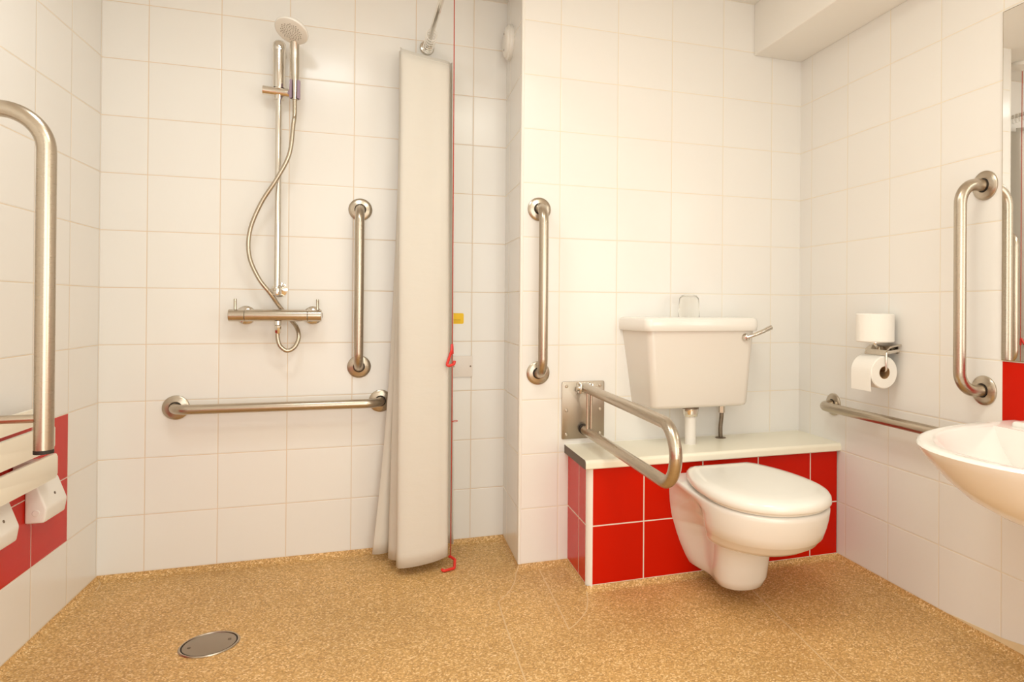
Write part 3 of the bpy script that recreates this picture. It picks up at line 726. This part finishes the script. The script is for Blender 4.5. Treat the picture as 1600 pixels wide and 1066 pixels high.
bm = B(); plate_loft(bm, [(0.3668, 0.008, 1.601, 0.189, 0.120), (0.3675, 0.003, 1.601, 0.189, 0.120), (0.371, 0.0, 1.601, 0.189, 0.120), (0.384, 0.0015, 1.601, 0.189, 0.120), (0.3925, 0.007, 1.601, 0.189, 0.120), (0.398, 0.019, 1.601, 0.189, 0.120), (0.4012, 0.045, 1.601, 0.189, 0.120), (0.403, 0.090, 1.601, 0.189, 0.120)], 2.118)
obj('lid', bm, M['seat'], t, 60)
for s in (-1, 1):
    bm = B(); add_tube(bm, [(AX+s*0.055, 2.128, 0.356), (AX+s*0.055, 2.128, 0.376)], 0.014, 16); add_tube(bm, [(AX+s*0.03, 2.128, 0.378), (AX+s*0.085, 2.128, 0.378)], 0.009, 14)
    obj('hinge', bm, M['chrome'], t)

# ------------------------------------------------------------------ toilet rolls and their holder
RXp = XR-0.072
t = thing('toilet_roll_holder', 'chrome double toilet roll holder with flap on the right wall', 'roll holder', (XR, 1.80, 0.80))
PY = 1.888
bm = B(); add_prism(bm, rrect(PY, 0.808, 0.040, 0.016, 0.004), 0, XR-0.006, XR, 0.002, 2); obj('back_plate', bm, M['chrome'], t, 30)
bm = B(); add_prism(bm, [(XR-0.004, 0.826), (XR-0.050, 0.819), (XR-0.066, 0.806), (XR-0.070, 0.788), (XR-0.067, 0.787), (XR-0.062, 0.803), (XR-0.048, 0.814), (XR-0.004, 0.820)], 1, PY-0.052, PY+0.052)
obj('flap', bm, M['dullchrome'], t, 30)
bm = B(); add_tube(bm, fillet([(XR-0.010, PY-0.050, 0.806), (RXp, PY-0.058, 0.800), (RXp, PY-0.058, 0.7355), (RXp, PY+0.05, 0.7355)], 0.010, 6), 0.0038, 12)
obj('roll_arm', bm, M['chrome'], t)
bm = B(); add_tube(bm, [(XR-0.010, PY+0.045, 0.806), (XR-0.066, PY+0.056, 0.790)], 0.0045, 10); add_tube(bm, [(XR-0.010, PY-0.04, 0.803), (XR-0.06, PY-0.045, 0.797), (XR-0.06, PY+0.045, 0.797), (XR-0.010, PY+0.04, 0.803)], 0.006, 10)
obj('side_arm', bm, M['chrome'], t)
bm = B(); add_tube(bm, [(XR-0.005, PY-0.002, 0.812), (RXp+0.008, PY-0.002, 0.816), (RXp, PY-0.002, 0.824), (RXp, PY-0.002, 0.925)], 0.006, 14); add_lathe(bm, [(0.0, 0), (0.020, 0), (0.020, 0.003), (0.006, 0.003)], (RXp, PY-0.002, 0.829), (0, 0, 1), 20)
obj('spare_post', bm, M['chrome'], t)
def roll(name, label, c, ax, R_, h, tail=False):
    c = Vector(c); ax = Vector(ax)
    t = thing(name, label, 'toilet roll', c, None)
    bm = B(); add_lathe(bm, [(0.0215, 0), (R_-0.003, 0), (R_, 0.003), (R_, h-0.003), (R_-0.003, h), (0.0215, h)], c, ax, 48)
    if tail:
        loops = []
        for y in (c.y+0.002, c.y+h-0.002):
            o_ = [(c.x+(R_+0.0012)*math.cos(a), y, c.z+(R_+0.0012)*math.sin(a)) for a in [math.radians(90+9*k) for k in range(11)]]
            o_ += [(c.x-R_-0.002, y, c.z-0.02), (c.x-R_-0.0005, y, c.z-0.062)]
            i_ = [(c.x-R_+0.0015, y, c.z-0.062), (c.x-R_+0.0002, y, c.z-0.02)]+[(c.x+(R_-0.0005)*math.cos(a), y, c.z+(R_-0.0005)*math.sin(a)) for a in [math.radians(180-9*k) for k in range(11)]]
            loops.append(o_+i_)
        add_loft(bm, loops)
    obj('paper', bm, M['paper'], t, 40)
    bm = B(); add_lathe(bm, [(0.0214, 0.0), (0.0214, h), (0.0200, h), (0.0200, 0), (0.0214, 0)], c, ax, 32); obj('core', bm, M['card'], t)
roll('toilet_roll', 'spare toilet roll standing upright on top of the chrome holder', (RXp, PY-0.002, 0.8325), (0, 0, 1), 0.0625, 0.096)
roll('toilet_roll', 'toilet roll hanging sideways under the chrome holder, paper tail loose', (RXp, PY-0.050, 0.7355-0.0045), (0, 1, 0), 0.0545, 0.102, True)

# ------------------------------------------------------------------ wash basin
t = thing('wash_basin', 'white ceramic wash basin mounted on the right wall under the mirror', 'basin', (XR, 1.10, 0.64))
BYC, BHW, BPR, BRZ = 1.085, 0.330, 0.540, 0.636
def bloop(z, s, sh, n=28, back=None, dx=0.0):
    """half-oval plan standing on the wall: s scales, sh moves"""
    out = []
    for k in range(n+1):
        a = PI*k/n
        cx = abs(math.cos(a))**0.92*(1 if math.cos(a) > 0 else -1)
        out.append((XR-dx-sh-(BPR*s-sh)*math.sin(a)**0.80, BYC+BHW*s*cx*1.0, z))
    return out
bm = B()
L = [bloop(z, s, 0.0) for z, s in ((0.412, 0.16), (0.414, 0.25), (0.425, 0.38), (0.447, 0.51), (0.478, 0.655), (0.515, 0.78), (0.553, 0.868), (0.587, 0.930), (0.611, 0.972), (0.626, 0.993), (0.6335, 1.0), (0.6375, 0.994), (0.639, 0.978))]
# over the rim and down into the bowl
def bowl(z, s, n=28):
    out = []
    for k in range(n+1):
        a = PI*k/n
        x = XR-0.125*(1) - (BPR-0.125-0.045)*s*math.sin(a)**0.80 - 0.02*(1-s)
        out.append((x, BYC+(BHW-0.05)*s*(abs(math.cos(a))**0.92)*(1 if math.cos(a) > 0 else -1), z))
    return out
L += [bloop(0.6385, 0.955, 0.04), bowl(0.6365, 1.0), bowl(0.632, 0.985), bowl(0.615, 0.955), bowl(0.58, 0.89), bowl(0.54, 0.77), bowl(0.51, 0.60), bowl(0.495, 0.40), bowl(0.49, 0.12)]
add_loft(bm, L, True, True); bas = obj('bowl', bm, M['ceramic'], t, 60)
bm = B(); add_box(bm, (XR-0.095, BYC-0.235, 0.630), (XR-0.001, BYC+0.255, 0.652), 0.010, 4); obj('tap_ledge', bm, M['ceramic'], t, 50)
bm = B(); add_lathe(bm, [(0, 0.0), (0.022, 0.0), (0.022, 0.003), (0.014, 0.004), (0, 0.002)], (XR-0.30, BYC, 0.4905), (0, 0, 1), 24); obj('waste', bm, M['chrome'], t)
bm = B(); add_tube(bm, [(XR-0.13, BYC, 0.42), (XR-0.13, BYC, 0.30)], 0.018, 18); add_lathe(bm, [(0.0, 0), (0.034, 0.0), (0.036, 0.06), (0.018, 0.07)], (XR-0.13, BYC, 0.25), (0, 0, 1), 24); add_tube(bm, [(XR-0.13, BYC, 0.30), (XR-0.001, BYC, 0.30)], 0.016, 16)
obj('trap', bm, M['pipe'], t)

# ------------------------------------------------------------------ mirror
t = thing('wall_mirror', 'tall frameless mirror on the right wall above red tiles', 'mirror', (XR, 1.1, 0.80))
bm = B(); add_box(bm, (XR-0.0055, 0.80, 0.802), (XR-0.0005, 1.446, 1.792)); obj('backing', bm, M['mirroredge'], t, 0)
bm = B(); add_box(bm, (XR-0.0062, 0.802, 0.804), (XR-0.0054, 1.4445, 1.790)); obj('glass', bm, M['mirror'], t, 0)

# ------------------------------------------------------------------ lights
def area(name, loc, size, power, col, rot=(0, 0, 0), shape='DISK', sy=None):
    l = bpy.data.lights.new(name, 'AREA'); l.shape = shape; l.size = size; l.energy = power; l.color = col
    if sy: l.size_y = sy
    o = bpy.data.objects.new(name, l); C.objects.link(o); o.location = loc; o.rotation_euler = rot; return o
WARM = (0.96, 0.975, 0.86)
SOFT = (0.92, 0.99, 1.0)
area('ceiling_lamp', (0.45, 1.05, 2.17), 0.5, 10.6, WARM)
area('rear_lamp', (0.45, -0.20, 2.15), 0.8, 9.0, WARM)
area('shower_lamp', (-0.30, 1.65, 2.18), 0.35, 5.4, SOFT)
area('rear_fill', (0.20, YF+0.02, 1.0), 1.5, 22.5, SOFT, (PI/2, 0, 0), 'RECTANGLE', 1.95)  # added soft fill in front of the rear wall, no opening there
area('side_fill', (XR-0.02, -0.25, 1.15), 0.9, 13, WARM, (0, PI/2, 0), 'RECTANGLE', 0.9)  # invented source on the right wall, added to brighten the left wall
w = bpy.data.worlds.new('World'); bpy.context.scene.world = w; w.use_nodes = True
w.node_tree.nodes['Background'].inputs[0].default_value = (1, 0.9, 0.78, 1); w.node_tree.nodes['Background'].inputs[1].default_value = 0.1

# ------------------------------------------------------------------ camera
cam = bpy.data.cameras.new('camera'); co = bpy.data.objects.new('camera', cam); C.objects.link(co)
r = Vector((0.94680062, -0.32173575, 0.00739557)); u = Vector((-0.00818189, -0.0010919, 0.99996593)); fw = Vector((0.32171672, 0.94682887, 0.00366621))
m = Matrix(((r.x, u.x, -fw.x, 0), (r.y, u.y, -fw.y, 0), (r.z, u.z, -fw.z, 0.94574), (0, 0, 0, 1)))
co.matrix_world = m
cam.sensor_width = 36; cam.lens = 1047.0/1600*36; cam.shift_x = (800-957.32)/1600; cam.shift_y = (475.586-533)/1600
cam.clip_start = 0.02
sc = bpy.context.scene; sc.camera = co
sc.view_settings.view_transform = 'Standard'; sc.view_settings.look = 'None'; sc.view_settings.gamma = 1; sc.view_settings.use_curve_mapping = False
sc.view_settings.exposure = -0.06
